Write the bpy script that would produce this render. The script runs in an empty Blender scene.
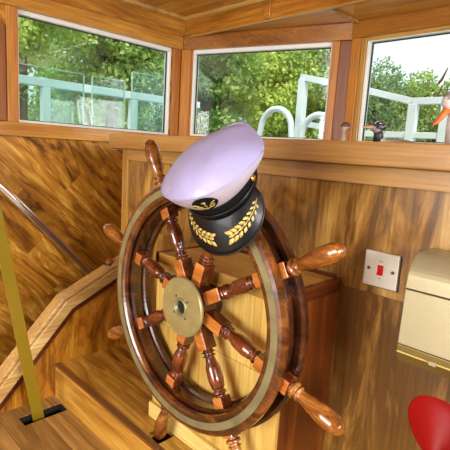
import bpy, bmesh, math, random
import numpy as np
from mathutils import Vector, Matrix, noise
random.seed(7)
S = bpy.context.scene
COL = S.collection
PI = math.pi
rad = math.radians

# ------------------------------------------------------------------ camera
CAM = Vector((0, 0, 1.5))
# rows: camera right, camera down, camera forward, in world axes (x starboard, y forward, z up)
CX = Vector((0.7003785, 0.71122667, 0.06022103))
CY = Vector((0.1565577, -0.07075668, -0.98513105))
CZ = Vector((-0.69639044, 0.69939267, -0.16090447))
cd = bpy.data.cameras.new('camera')
cd.sensor_width = 36; cd.sensor_height = 36; cd.lens = 36.0
cd.clip_start = 0.02; cd.clip_end = 200
cam = bpy.data.objects.new('camera', cd); COL.objects.link(cam)
m = Matrix((CX, -CY, -CZ)).transposed().to_4x4(); m.translation = CAM
cam.matrix_world = m
S.camera = cam

# ------------------------------------------------------------------ light
S.view_settings.view_transform = 'Standard'
S.view_settings.look = 'None'
S.view_settings.gamma = 1
S.view_settings.use_curve_mapping = False
S.view_settings.exposure = 0.95
W = bpy.data.worlds.new('daylight'); S.world = W; W.use_nodes = True
nt = W.node_tree; bg = nt.nodes['Background']
tc = nt.nodes.new('ShaderNodeTexCoord'); nz = nt.nodes.new('ShaderNodeTexNoise'); nz.inputs['Scale'].default_value = 2.0
nz.inputs['Detail'].default_value = 4
rp = nt.nodes.new('ShaderNodeValToRGB')
rp.color_ramp.elements[0].color = (0.66, 0.76, 0.88, 1); rp.color_ramp.elements[1].color = (0.9, 0.92, 0.92, 1)
rp.color_ramp.elements[0].position = .3; rp.color_ramp.elements[1].position = .6
nt.links.new(tc.outputs['Generated'], nz.inputs['Vector']); nt.links.new(nz.outputs['Fac'], rp.inputs['Fac'])
nt.links.new(rp.outputs['Color'], bg.inputs['Color']); bg.inputs['Strength'].default_value = 0.75

def light(name, kind, loc, target, energy, size=None, sizey=None, color=(1, 1, 1), angle=None):
    l = bpy.data.lights.new(name, kind); l.energy = energy; l.color = color
    if kind == 'AREA':
        l.shape = 'RECTANGLE'; l.size = size; l.size_y = sizey
    if angle: l.angle = angle
    o = bpy.data.objects.new(name, l); COL.objects.link(o); o.location = loc
    d = Vector(target) - Vector(loc)
    o.rotation_euler = d.to_track_quat('-Z', 'Y').to_euler()
    return o
light('sun', 'SUN', (6, -2, 12), (0, 3, 0), 2.6, color=(1.0, .95, .84), angle=rad(2))
light('aft_fill', 'AREA', (-0.5, -2.6, 1.5), (-0.6, 0.8, 1.2), 60, 1.7, 1.5, (1.0, .97, .94))  # added fill lamp, for assumed daylight from behind the camera
light('starboard_fill', 'AREA', (2.25, 0.1, 2.0), (-0.9, .7, 1.0), 75, 1.8, .65, (1.0, .98, .96))  # second added fill lamp, for assumed daylight from starboard

# ------------------------------------------------------------------ materials
def srgb(c, a=1):
    r = []
    for v in c:
        v = v / 255.
        r.append(v / 12.92 if v <= .04045 else ((v + .055) / 1.055) ** 2.4)
    return (*r, a)

def timber(c):
    r, g, b, _ = srgb(c)
    r, g, b = r ** 1.14 * 1.04, g ** 1.12 * 1.10, b ** 1.12 * .74
    l = .3 * r + .6 * g + .1 * b
    return tuple(max(.002, l + (x - l) * 1.0) for x in (r, g, b)) + (1,)

def newmat(name):
    mt = bpy.data.materials.new(name); mt.use_nodes = True
    return mt, mt.node_tree, mt.node_tree.nodes['Principled BSDF']

def wood(name, cols, rot=(0, 0, 0), plank=None, rough=.32, coat=.3, scale=1.0, stretch=.12, swirl=1.6, streak=.35, seam=.6, tint=.35, bump=.04):
    """grain runs along local X after rot; plank = (axis index after rot, width, length)"""
    mt, nt, b = newmat(name); N = nt.nodes; L = nt.links
    def nd(t, **k):
        n = N.new(t)
        for a, v in k.items(): setattr(n, a, v)
        return n
    tc = nd('ShaderNodeTexCoord'); mp = nd('ShaderNodeMapping'); mp.inputs['Rotation'].default_value = rot
    L.new(tc.outputs['Object'], mp.inputs['Vector'])
    vec = mp.outputs['Vector']; seamfac = None; rnd = None
    if plank:
        sep = nd('ShaderNodeSeparateXYZ'); L.new(vec, sep.inputs[0])
        dv = nd('ShaderNodeMath', operation='DIVIDE'); L.new(sep.outputs[plank[0]], dv.inputs[0]); dv.inputs[1].default_value = plank[1]
        fl = nd('ShaderNodeMath', operation='FLOOR'); L.new(dv.outputs[0], fl.inputs[0])
        fr = nd('ShaderNodeMath', operation='FRACT'); L.new(dv.outputs[0], fr.inputs[0])
        # butt joints along the grain
        off = nd('ShaderNodeMath', operation='MULTIPLY_ADD'); L.new(fl.outputs[0], off.inputs[0]); off.inputs[1].default_value = .377
        dl = nd('ShaderNodeMath', operation='DIVIDE'); L.new(sep.outputs[0], dl.inputs[0]); dl.inputs[1].default_value = plank[2]
        L.new(dl.outputs[0], off.inputs[2])
        fl2 = nd('ShaderNodeMath', operation='FLOOR'); L.new(off.outputs[0], fl2.inputs[0])
        fr2 = nd('ShaderNodeMath', operation='FRACT'); L.new(off.outputs[0], fr2.inputs[0])
        cb = nd('ShaderNodeCombineXYZ'); L.new(fl.outputs[0], cb.inputs[0]); L.new(fl2.outputs[0], cb.inputs[1])
        wn = nd('ShaderNodeTexWhiteNoise'); L.new(cb.outputs[0], wn.inputs['Vector']); rnd = wn.outputs['Value']
        ad = nd('ShaderNodeVectorMath', operation='MULTIPLY_ADD'); L.new(wn.outputs['Color'], ad.inputs[0]); ad.inputs[1].default_value = (7, 7, 7); L.new(vec, ad.inputs[2])
        vec = ad.outputs[0]
        def edge(f, w):
            a = nd('ShaderNodeMath', operation='SUBTRACT'); L.new(f, a.inputs[0]); a.inputs[1].default_value = .5
            c = nd('ShaderNodeMath', operation='ABSOLUTE'); L.new(a.outputs[0], c.inputs[0])
            g = nd('ShaderNodeMath', operation='GREATER_THAN'); L.new(c.outputs[0], g.inputs[0]); g.inputs[1].default_value = .5 - w
            return g.outputs[0]
        mx = nd('ShaderNodeMath', operation='MAXIMUM'); L.new(edge(fr.outputs[0], .0009 / plank[1]), mx.inputs[0]); L.new(edge(fr2.outputs[0], .0009 / plank[2]), mx.inputs[1])
        seamfac = mx.outputs[0]
    sc = nd('ShaderNodeVectorMath', operation='MULTIPLY'); L.new(vec, sc.inputs[0]); sc.inputs[1].default_value = (stretch * scale, scale, scale)
    n1 = nd('ShaderNodeTexNoise'); L.new(sc.outputs[0], n1.inputs['Vector'])
    n1.inputs['Scale'].default_value = 9; n1.inputs['Detail'].default_value = 8; n1.inputs['Roughness'].default_value = .64; n1.inputs['Distortion'].default_value = swirl
    r1 = nd('ShaderNodeValToRGB'); cr = r1.color_ramp
    while len(cr.elements) < len(cols): cr.elements.new(.5)
    for i, c in enumerate(cols):
        cr.elements[i].position = .34 + .32 * i / (len(cols) - 1); cr.elements[i].color = timber(c)
    fac = n1.outputs['Fac']
    if rnd:
        m1 = nd('ShaderNodeMath', operation='MULTIPLY_ADD'); L.new(rnd, m1.inputs[0]); m1.inputs[1].default_value = tint * .5
        sb = nd('ShaderNodeMath', operation='SUBTRACT'); L.new(fac, sb.inputs[0]); sb.inputs[1].default_value = tint * .25
        L.new(sb.outputs[0], m1.inputs[2]); fac = m1.outputs[0]
    L.new(fac, r1.inputs['Fac'])
    sc2 = nd('ShaderNodeVectorMath', operation='MULTIPLY'); L.new(vec, sc2.inputs[0]); sc2.inputs[1].default_value = (6 * scale, 160 * scale, 160 * scale)
    n2 = nd('ShaderNodeTexNoise'); L.new(sc2.outputs[0], n2.inputs['Vector']); n2.inputs['Scale'].default_value = 1.0; n2.inputs['Detail'].default_value = 3
    r2 = nd('ShaderNodeMapRange'); L.new(n2.outputs['Fac'], r2.inputs['Value']); r2.inputs['From Min'].default_value = .3; r2.inputs['From Max'].default_value = .7
    r2.inputs['To Min'].default_value = 1 - streak; r2.inputs['To Max'].default_value = 1 + streak * .35
    ml = nd('ShaderNodeVectorMath', operation='SCALE'); L.new(r1.outputs['Color'], ml.inputs[0]); L.new(r2.outputs[0], ml.inputs['Scale'])
    out = ml.outputs[0]
    if seamfac:
        mixc = nd('ShaderNodeMix', data_type='RGBA'); mm = nd('ShaderNodeMath', operation='MULTIPLY'); L.new(seamfac, mm.inputs[0]); mm.inputs[1].default_value = seam
        L.new(mm.outputs[0], mixc.inputs[0]); L.new(out, mixc.inputs[6]); mixc.inputs[7].default_value = (.02, .008, .002, 1)
        out = mixc.outputs[2]
    L.new(out, b.inputs['Base Color'])
    b.inputs['Roughness'].default_value = rough
    b.inputs['Coat Weight'].default_value = coat; b.inputs['Coat Roughness'].default_value = .12
    bp = nd('ShaderNodeBump'); bp.inputs['Strength'].default_value = bump * 2; bp.inputs['Distance'].default_value = .002
    L.new(n2.outputs['Fac'], bp.inputs['Height']); L.new(bp.outputs[0], b.inputs['Normal'])
    return mt

def plain(name, c, rough=.5, metal=0, coat=0, spec=.5, var=.12, nscale=20, bump=0, bscale=80):
    mt, nt, b = newmat(name); N = nt.nodes; L = nt.links
    tc = N.new('ShaderNodeTexCoord'); n = N.new('ShaderNodeTexNoise'); n.inputs['Scale'].default_value = nscale; n.inputs['Detail'].default_value = 4
    L.new(tc.outputs['Object'], n.inputs['Vector'])
    r = N.new('ShaderNodeMapRange'); r.inputs['From Min'].default_value = .25; r.inputs['From Max'].default_value = .75
    r.inputs['To Min'].default_value = 1 - var; r.inputs['To Max'].default_value = 1 + var * .5
    L.new(n.outputs['Fac'], r.inputs['Value'])
    s = N.new('ShaderNodeVectorMath'); s.operation = 'SCALE'; s.inputs[0].default_value = srgb(c)[:3]; L.new(r.outputs[0], s.inputs['Scale'])
    L.new(s.outputs[0], b.inputs['Base Color'])
    b.inputs['Roughness'].default_value = rough; b.inputs['Metallic'].default_value = metal
    b.inputs['Coat Weight'].default_value = coat; b.inputs['Coat Roughness'].default_value = .08
    b.inputs['Specular IOR Level'].default_value = spec
    if bump:
        n3 = N.new('ShaderNodeTexNoise'); n3.inputs['Scale'].default_value = bscale; n3.inputs['Detail'].default_value = 3
        L.new(tc.outputs['Object'], n3.inputs['Vector'])
        bp = N.new('ShaderNodeBump'); bp.inputs['Strength'].default_value = bump; bp.inputs['Distance'].default_value = .004
        L.new(n3.outputs['Fac'], bp.inputs['Height']); L.new(bp.outputs[0], b.inputs['Normal'])
    return mt

def glassmat(name, tint=(.96, 1, .985), refl=.10):
    mt, nt, b = newmat(name); N = nt.nodes; L = nt.links
    N.remove(b)
    t = N.new('ShaderNodeBsdfTransparent'); t.inputs['Color'].default_value = (*tint, 1)
    g = N.new('ShaderNodeBsdfGlossy'); g.inputs['Roughness'].default_value = .02
    fr = N.new('ShaderNodeLayerWeight'); fr.inputs['Blend'].default_value = .25
    mr = N.new('ShaderNodeMapRange'); mr.inputs['To Min'].default_value = refl * .4; mr.inputs['To Max'].default_value = refl * 4
    L.new(fr.outputs['Fresnel'], mr.inputs['Value'])
    mx = N.new('ShaderNodeMixShader'); L.new(mr.outputs[0], mx.inputs[0]); L.new(t.outputs[0], mx.inputs[1]); L.new(g.outputs[0], mx.inputs[2])
    L.new(mx.outputs[0], N['Material Output'].inputs['Surface'])
    return mt

YR = (0, 0, 0)            # grain along X
ALY = (0, 0, rad(90))     # grain along Y
ALZ = (0, rad(90), 0)     # grain along Z
MAT = {}
MAT['diag'] = wood('diagonal_teak_board', [(96, 50, 14), (158, 98, 34), (188, 126, 52), (214, 160, 84)], rot=(rad(-46), 0, 0), plank=(2, .115, .62), stretch=1.0, swirl=1.6, tint=.55, seam=.55)
def wood_diag():
    # port boards: grain runs down towards the bow in the Y-Z plane
    mt = wood('diagonal_teak_boards', [(104, 60, 20), (164, 108, 42), (194, 136, 60), (220, 172, 98)], rot=(0, 0, 0), plank=(1, .115, .62), scale=1.0, swirl=2.6, stretch=.26, tint=.22, seam=.45)
    N = mt.node_tree.nodes; L = mt.node_tree.links
    mp = [n for n in N if n.type == 'MAPPING'][0]
    tc = [n for n in N if n.type == 'TEX_COORD'][0]
    # remap (y,z) -> (along, across, x)
    a = rad(-45)
    sep = N.new('ShaderNodeSeparateXYZ'); L.new(tc.outputs['Object'], sep.inputs[0])
    cb = N.new('ShaderNodeCombineXYZ'); L.new(sep.outputs[1], cb.inputs[0]); L.new(sep.outputs[2], cb.inputs[1]); L.new(sep.outputs[0], cb.inputs[2])
    L.new(cb.outputs[0], mp.inputs['Vector']); mp.inputs['Rotation'].default_value = (0, 0, -a)
    return mt
MAT['diag'] = wood_diag()
MAT['dash'] = wood('walnut_laminate_planks', [(112, 76, 40), (162, 118, 70), (190, 150, 98), (216, 184, 134)], rot=ALZ, plank=(1, .145, 1.6), stretch=.22, swirl=1.8, tint=.65, seam=.5, rough=.3, scale=.8, streak=.35)
MAT['platform'] = wood('golden_laminate_planks', [(122, 78, 28), (176, 126, 56), (202, 154, 82), (226, 184, 116)], rot=YR, plank=(1, .14, .9), stretch=.2, swirl=2.2, tint=.35, seam=.5)
MAT['deck_low'] = wood('pale_brown_deck_planks', [(146, 106, 66), (184, 142, 96), (206, 166, 120)], rot=YR, plank=(1, .12, 1.1), stretch=.12, swirl=.8, tint=.4, seam=.6, rough=.5, coat=.05)
MAT['ceiling'] = wood('varnished_ceiling_ply', [(170, 112, 48), (204, 146, 72), (222, 170, 98)], rot=YR, plank=(1, .3, 2.0), stretch=.15, swirl=1.6, tint=.3, seam=.5)
MAT['soffit'] = wood('varnished_soffit', [(176, 116, 46), (208, 150, 72), (226, 176, 102)], rot=YR, stretch=.1, swirl=1.2)
MAT['fascia'] = wood('varnished_fascia', [(140, 82, 28), (176, 112, 46), (200, 138, 66)], rot=YR, stretch=.1, swirl=1.6)
MAT['fascia_y'] = wood('varnished_fascia_side', [(120, 72, 24), (168, 110, 44), (206, 150, 78)], rot=ALY, stretch=.1, swirl=1.6)
MAT['header'] = wood('dark_header_teak', [(126, 74, 30), (156, 98, 42), (178, 120, 58)], rot=YR, stretch=.08, swirl=.8)
MAT['header_y'] = wood('light_header_teak', [(170, 112, 50), (198, 140, 72), (216, 162, 92)], rot=ALY, stretch=.08, swirl=.8)
MAT['post'] = wood('varnished_post', [(158, 92, 36), (188, 120, 54), (206, 142, 74)], rot=ALZ, stretch=.06, swirl=.5, coat=.05, rough=.45)
MAT['post_dark'] = wood('dark_varnished_post', [(104, 54, 20), (136, 76, 32), (158, 96, 46)], rot=ALZ, stretch=.06, swirl=.5, coat=.05, rough=.45)
MAT['ledge'] = wood('oak_ledge', [(150, 106, 66), (172, 128, 86), (190, 148, 106)], rot=YR, stretch=.05, swirl=.5, streak=.25)
MAT['trim_light'] = wood('light_oak_trim', [(160, 112, 62), (186, 140, 84), (204, 162, 108)], rot=YR, stretch=.05, swirl=.5)
MAT['trim_light_z'] = wood('light_oak_trim_upright', [(160, 112, 62), (186, 140, 84), (204, 162, 108)], rot=ALZ, stretch=.05, swirl=.5)
MAT['trim_y'] = wood('oak_capping', [(168, 126, 90), (200, 160, 120), (222, 188, 148)], rot=ALY, stretch=.05, swirl=.5, rough=.3)
MAT['red_trim'] = wood('dark_red_moulding', [(62, 22, 8), (92, 38, 16), (120, 56, 26)], rot=ALY, stretch=.05, swirl=.5)
MAT['bulkhead'] = wood('bulkhead_ply', [(112, 62, 16), (158, 98, 30), (188, 128, 50), (206, 150, 72)], rot=ALZ, stretch=.3, swirl=2.0)
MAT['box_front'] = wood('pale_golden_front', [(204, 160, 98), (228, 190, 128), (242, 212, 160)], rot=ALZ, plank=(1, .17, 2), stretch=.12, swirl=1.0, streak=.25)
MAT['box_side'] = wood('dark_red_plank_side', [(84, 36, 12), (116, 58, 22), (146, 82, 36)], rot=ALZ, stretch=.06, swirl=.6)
MAT['box_top'] = wood('box_top_planks', [(164, 112, 58), (194, 146, 88), (212, 170, 114)], rot=YR, stretch=.1, swirl=.8)
MAT['plinth'] = wood('pale_plinth', [(218, 184, 130), (236, 208, 156), (244, 222, 178)], rot=YR, stretch=.05, swirl=.5)
MAT['fascia_board'] = wood('fascia_board_pale', [(160, 108, 46), (198, 148, 78), (222, 178, 110)], rot=YR, stretch=.15, swirl=1.4, streak=.25)
MAT['edge_brown'] = wood('brown_edge_strip', [(100, 60, 32), (128, 82, 48), (146, 98, 60)], rot=YR, stretch=.05, swirl=.5)
MAT['rim'] = wood('dark_mahogany_rim', [(40, 18, 12), (70, 34, 22), (100, 52, 32)], rot=YR, stretch=.5, swirl=1.5, rough=.24, coat=.8, scale=1.6)
MAT['rim_warm'] = wood('warm_mahogany_rim', [(64, 32, 18), (104, 58, 32), (140, 84, 48)], rot=YR, stretch=.5, swirl=1.5, rough=.22, coat=.8, scale=1.6)
MAT['spoke'] = wood('turned_mahogany', [(66, 26, 14), (108, 48, 26), (146, 76, 42)], rot=YR, stretch=.15, swirl=.9, rough=.2, coat=1.0, scale=2)
MAT['spoke_block'] = wood('orange_wood_block', [(160, 88, 44), (192, 116, 64), (212, 142, 88)], rot=YR, stretch=.15, swirl=.6, rough=.3, coat=.5, scale=2)
MAT['handle'] = wood('worn_teak_handle', [(92, 46, 20), (144, 84, 40), (184, 122, 70)], rot=YR, stretch=.1, swirl=.8, rough=.2, coat=1.0, scale=2.5, streak=.5)
MAT['brass'] = plain('aged_brass_inlay', (150, 146, 108), rough=.4, metal=.5, var=.3, nscale=30)
MAT['brass_plate'] = plain('dull_brass_plate', (172, 164, 114), rough=.45, metal=.6, var=.22, nscale=26, bump=.1)
MAT['brass_hole'] = plain('bronze_bore', (92, 68, 42), rough=.4, metal=.6)
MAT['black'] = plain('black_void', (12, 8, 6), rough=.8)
MAT['upvc'] = plain('white_window_frame', (226, 226, 218), rough=.4, var=.04)
MAT['gasket'] = plain('black_gasket', (22, 24, 24), rough=.6)
MAT['glass'] = glassmat('window_glass')
MAT['glass2'] = glassmat('outer_screen_glass', (.80, .93, .91), .10)
MAT['glass_edge'] = plain('green_glass_edge', (150, 190, 182), rough=.3)
MAT['white_rail'] = plain('white_painted_rail', (196, 206, 208), rough=.35, var=.05)
MAT['deck_white'] = plain('pale_deck_paint', (150, 164, 168), rough=.6)
MAT['steel'] = plain('polished_steel', (240, 234, 222), rough=.2, metal=.95, var=.03)
MAT['switch'] = plain('brushed_nickel', (206, 200, 186), rough=.42, metal=.35, var=.04)
MAT['red_rocker'] = plain('red_rocker', (196, 14, 18), rough=.25, coat=.4, var=.03)
MAT['screw'] = plain('screw_steel', (120, 116, 108), rough=.3, metal=.9)
MAT['switch_white'] = plain('rocker_surround', (236, 228, 214), rough=.4)
MAT['gold_box'] = plain('champagne_metal', (164, 156, 122), rough=.42, metal=.45, var=.05, bump=.06, bscale=300)
MAT['gold_box_dark'] = plain('champagne_metal_tray', (132, 118, 66), rough=.4, metal=.6, var=.05)
MAT['red_bowl'] = plain('red_enamel', (128, 6, 3), rough=.5, coat=.0, spec=.15, var=.05)
MAT['lever'] = plain('olive_gold_paint', (140, 118, 20), rough=.32, metal=.25, coat=.3, var=.08)
MAT['cap_white'] = plain('white_cap_cloth', (160, 158, 202), rough=.42, coat=.45, var=.05, nscale=9, bump=.35, bscale=16)  # white cloth; the bluish skylight on it is put into the colour
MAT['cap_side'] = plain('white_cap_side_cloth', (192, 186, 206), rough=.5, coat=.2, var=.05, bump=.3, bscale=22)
MAT['cap_black'] = plain('black_cap_cloth', (8, 9, 14), rough=.75, var=.2, spec=.2)
MAT['visor'] = plain('glossy_black_visor', (5, 8, 11), rough=.4, coat=.1, spec=.3, var=.1)
MAT['gold_thread'] = plain('gold_thread', (214, 190, 110), rough=.38, metal=.55, var=.35, nscale=220, bump=.6, bscale=500)
MAT['gold_button'] = plain('gold_button', (232, 190, 90), rough=.2, metal=1)
MAT['leafA'] = None

# speckled copper outside of the red bowl
mt, nt_, b_ = newmat('speckled_copper'); N = nt_.nodes; L = nt_.links
vo = N.new('ShaderNodeTexVoronoi'); vo.inputs['Scale'].default_value = 420; tcx = N.new('ShaderNodeTexCoord'); L.new(tcx.outputs['Object'], vo.inputs['Vector'])
rr = N.new('ShaderNodeValToRGB'); rr.color_ramp.elements[0].color = srgb((230, 170, 110)); rr.color_ramp.elements[1].color = srgb((110, 40, 20)); L.new(vo.outputs['Distance'], rr.inputs['Fac'])
L.new(rr.outputs['Color'], b_.inputs['Base Color']); b_.inputs['Metallic'].default_value = .7; b_.inputs['Roughness'].default_value = .35
MAT['copper'] = mt

def leafmat(name, c1, c2):
    mt, nt, b = newmat(name); N = nt.nodes; L = nt.links
    tc = N.new('ShaderNodeTexCoord'); n = N.new('ShaderNodeTexNoise'); n.inputs['Scale'].default_value = 1.6; n.inputs['Detail'].default_value = 6; n.inputs['Roughness'].default_value = .7
    L.new(tc.outputs['Object'], n.inputs['Vector'])
    r = N.new('ShaderNodeValToRGB'); r.color_ramp.elements[0].position = .38; r.color_ramp.elements[1].position = .62
    r.color_ramp.elements[0].color = srgb(c1); r.color_ramp.elements[1].color = srgb(c2)
    L.new(n.outputs['Fac'], r.inputs['Fac']); L.new(r.outputs['Color'], b.inputs['Base Color'])
    b.inputs['Roughness'].default_value = .5
    tr = N.new('ShaderNodeBsdfTranslucent'); L.new(r.outputs['Color'], tr.inputs['Color'])
    mx = N.new('ShaderNodeMixShader'); mx.inputs[0].default_value = .35
    L.new(b.outputs[0], mx.inputs[1]); L.new(tr.outputs[0], mx.inputs[2]); L.new(mx.outputs[0], N['Material Output'].inputs['Surface'])
    return mt
MAT['leaf_mid'] = leafmat('leaf_mid_green', (104, 142, 66), (184, 210, 116))
MAT['leaf_yellow'] = leafmat('leaf_yellow_green', (138, 170, 74), (220, 230, 128))
MAT['leaf_cool'] = leafmat('leaf_cool_green', (92, 134, 84), (156, 192, 130))
MAT['bark'] = plain('bark', (98, 80, 58), rough=.9, var=.4, nscale=8)
MAT['grass'] = plain('grass_bank', (96, 130, 56), rough=.9, var=.3, nscale=3)

# ------------------------------------------------------------------ mesh helpers
def link(name, bm, mat, parent=None, smooth=False, bevel=0, bseg=2, M=None, sub=0, recalc=True):
    me = bpy.data.meshes.new(name)
    if recalc: bmesh.ops.recalc_face_normals(bm, faces=bm.faces)
    if M is not None: bm.transform(M)
    bm.to_mesh(me); bm.free()
    if smooth:
        for p in me.polygons: p.use_smooth = True
    if not isinstance(mat, (list, tuple)): mat = [mat]
    for x in mat: me.materials.append(MAT[x] if isinstance(x, str) else x)
    o = bpy.data.objects.new(name, me); COL.objects.link(o)
    if parent: o.parent = parent
    if bevel:
        md = o.modifiers.new('bevel', 'BEVEL'); md.width = bevel; md.segments = bseg; md.limit_method = 'ANGLE'; md.angle_limit = rad(35)
    if sub:
        md = o.modifiers.new('subdivision', 'SUBSURF'); md.levels = sub; md.render_levels = sub
    return o

def box(bm, x0, x1, y0, y1, z0, z1, mi=0):
    v = [bm.verts.new(p) for p in ((x0, y0, z0), (x1, y0, z0), (x1, y1, z0), (x0, y1, z0), (x0, y0, z1), (x1, y0, z1), (x1, y1, z1), (x0, y1, z1))]
    for f in ((0, 3, 2, 1), (4, 5, 6, 7), (0, 1, 5, 4), (1, 2, 6, 5), (2, 3, 7, 6), (3, 0, 4, 7)):
        fc = bm.faces.new([v[i] for i in f]); fc.material_index = mi
    return v

def boxo(name, mat, b, parent=None, bevel=.002, M=None):
    bm = bmesh.new(); box(bm, *b); return link(name, bm, mat, parent, bevel=bevel, M=M)

def prism(bm, pts, axis, a0, a1):
    """extrude polygon pts (2D) along axis"""
    def mk(p, a):
        if axis == 'x': return (a, p[0], p[1])
        if axis == 'y': return (p[0], a, p[1])
        return (p[0], p[1], a)
    A = [bm.verts.new(mk(p, a0)) for p in pts]; B = [bm.verts.new(mk(p, a1)) for p in pts]
    bm.faces.new(A[::-1]); bm.faces.new(B)
    n = len(pts)
    for i in range(n): bm.faces.new((A[i], A[(i + 1) % n], B[(i + 1) % n], B[i]))

def frame_from(d):
    d = d.normalized(); a = Vector((0, 0, 1)) if abs(d.z) < .9 else Vector((1, 0, 0))
    u = d.cross(a).normalized(); v = d.cross(u)
    return u, v

def lathe(bm, prof, org, d, seg=24, u=None, cap=True, mi=0):
    """prof: list of (distance along d, radius)"""
    org = Vector(org); d = Vector(d).normalized()
    if u is None: u, v = frame_from(d)
    else: u = Vector(u).normalized(); v = d.cross(u)
    rings = []
    for s, r in prof:
        rings.append([bm.verts.new(org + d * s + (u * math.cos(2 * PI * k / seg) + v * math.sin(2 * PI * k / seg)) * max(r, 1e-4)) for k in range(seg)])
    for a, b in zip(rings[:-1], rings[1:]):
        for k in range(seg):
            f = bm.faces.new((a[k], a[(k + 1) % seg], b[(k + 1) % seg], b[k])); f.material_index = mi
    if cap:
        bm.faces.new(rings[0][::-1]).material_index = mi; bm.faces.new(rings[-1]).material_index = mi

def ring_lathe(bm, prof, org, d, seg=96):
    """closed profile (axial, radius) swept around axis d"""
    org = Vector(org); d = Vector(d).normalized(); u, v = frame_from(d)
    R = []
    for k in range(seg):
        a = 2 * PI * k / seg; e = u * math.cos(a) + v * math.sin(a)
        R.append([bm.verts.new(org + d * s + e * r) for s, r in prof])
    n = len(prof)
    for k in range(seg):
        A, B = R[k], R[(k + 1) % seg]
        for i in range(n): bm.faces.new((A[i], A[(i + 1) % n], B[(i + 1) % n], B[i]))

def tube(bm, pts, r, seg=12, radii=None, flat=None):
    """sweep with parallel transport; flat=(ru,rv) elliptical"""
    pts = [Vector(p) for p in pts]; n = len(pts); rings = []
    t0 = (pts[1] - pts[0]).normalized(); u, v = frame_from(t0)
    for i in range(n):
        t = (pts[min(i + 1, n - 1)] - pts[max(i - 1, 0)]).normalized()
        u = (u - t * u.dot(t)).normalized(); v = t.cross(u)
        rr_ = radii[i] if radii else r
        if isinstance(rr_, tuple): ru, rv = rr_
        else: ru = rv = rr_
        rings.append([bm.verts.new(pts[i] + u * ru * math.cos(2 * PI * k / seg) + v * rv * math.sin(2 * PI * k / seg)) for k in range(seg)])
    for a, b in zip(rings[:-1], rings[1:]):
        for k in range(seg): bm.faces.new((a[k], a[(k + 1) % seg], b[(k + 1) % seg], b[k]))
    bm.faces.new(rings[0][::-1]); bm.faces.new(rings[-1])

def ellipsoid(bm, c, r, M3=None, su=16, sv=10):
    g = bmesh.ops.create_uvsphere(bm, u_segments=su, v_segments=sv, radius=1)
    for v in g['verts']:
        p = Vector((v.co.x * r[0], v.co.y * r[1], v.co.z * r[2]))
        if M3 is not None: p = M3 @ p
        v.co = p + Vector(c)

def thing(name, label, cat, loc=(0, 0, 0), group=None):
    o = bpy.data.objects.new(name, None); COL.objects.link(o); o.empty_display_size = .05
    o.location = loc; o['label'] = label; o['category'] = cat
    if group: o['group'] = group
    return o
def tag(o, label, cat, group=None, kind=None):
    o['label'] = label; o['category'] = cat
    if group: o['group'] = group
    if kind: o['kind'] = kind
    return o
def struct(o, label=None, cat=None):
    o['kind'] = 'structure'
    if label: o['label'] = label; o['category'] = cat
    return o
def child(o, root):
    """parent a mesh built in world coordinates to a root standing elsewhere"""
    o.parent = root; o.matrix_parent_inverse = Matrix.Translation(root.location).inverted()
    return o

# ------------------------------------------------------------------ the room
XL = -2.15                      # port wall
ZH, ZT, ZC = 2.06, 2.14, 2.236  # window head, header top, raised ceiling
A17 = rad(17)
C0 = Vector((XL, 1.72, 0))      # port front corner
LJ = .982                       # length of the angled pane wall
J = Vector((XL + LJ * math.cos(A17), 1.72 + LJ * math.sin(A17), 0))
M2 = Matrix.Translation(C0) @ Matrix.Rotation(A17, 4, 'Z')
def hole_wall(name, mat, a0, a1, z0, z1, h, t0, t1, axis='x', M=None):
    bm = bmesh.new()
    for (p, q, r, s) in ((a0, h[0], z0, z1), (h[1], a1, z0, z1), (h[0], h[1], z0, h[2]), (h[0], h[1], h[3], z1)):
        if q - p < 1e-4 or s - r < 1e-4: continue
        if axis == 'x': box(bm, p, q, t0, t1, r, s)
        else: box(bm, t0, t1, p, q, r, s)
    return link(name, bm, mat, M=M)

# port wall (grain is diagonal), with its window opening
WY0, WY1, WZ0, WZ1 = .79, 1.645, 1.575, ZH
o = hole_wall('wall_left', 'diag', -1.2, 1.72, -.35, ZT + .12, (WY0, WY1, WZ0, WZ1), XL - .06, XL, 'y'); struct(o, 'port wall of diagonal varnished teak boards', 'wall')
# angled wall and front wall
o = hole_wall('wall_front_left', 'post', -.02, LJ, -.35, ZT + .12, (.078, .888, 1.58, ZH), 0, .06, 'x', M2); struct(o, 'angled wooden wall round the middle window', 'wall')
o = hole_wall('wall_front', 'post', J.x, 1.6, -.35, ZT + .12, (J.x + .078, .3, 1.58, ZH + .005), J.y, J.y + .06, 'x'); struct(o, 'wooden front wall round the right window', 'wall')

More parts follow.
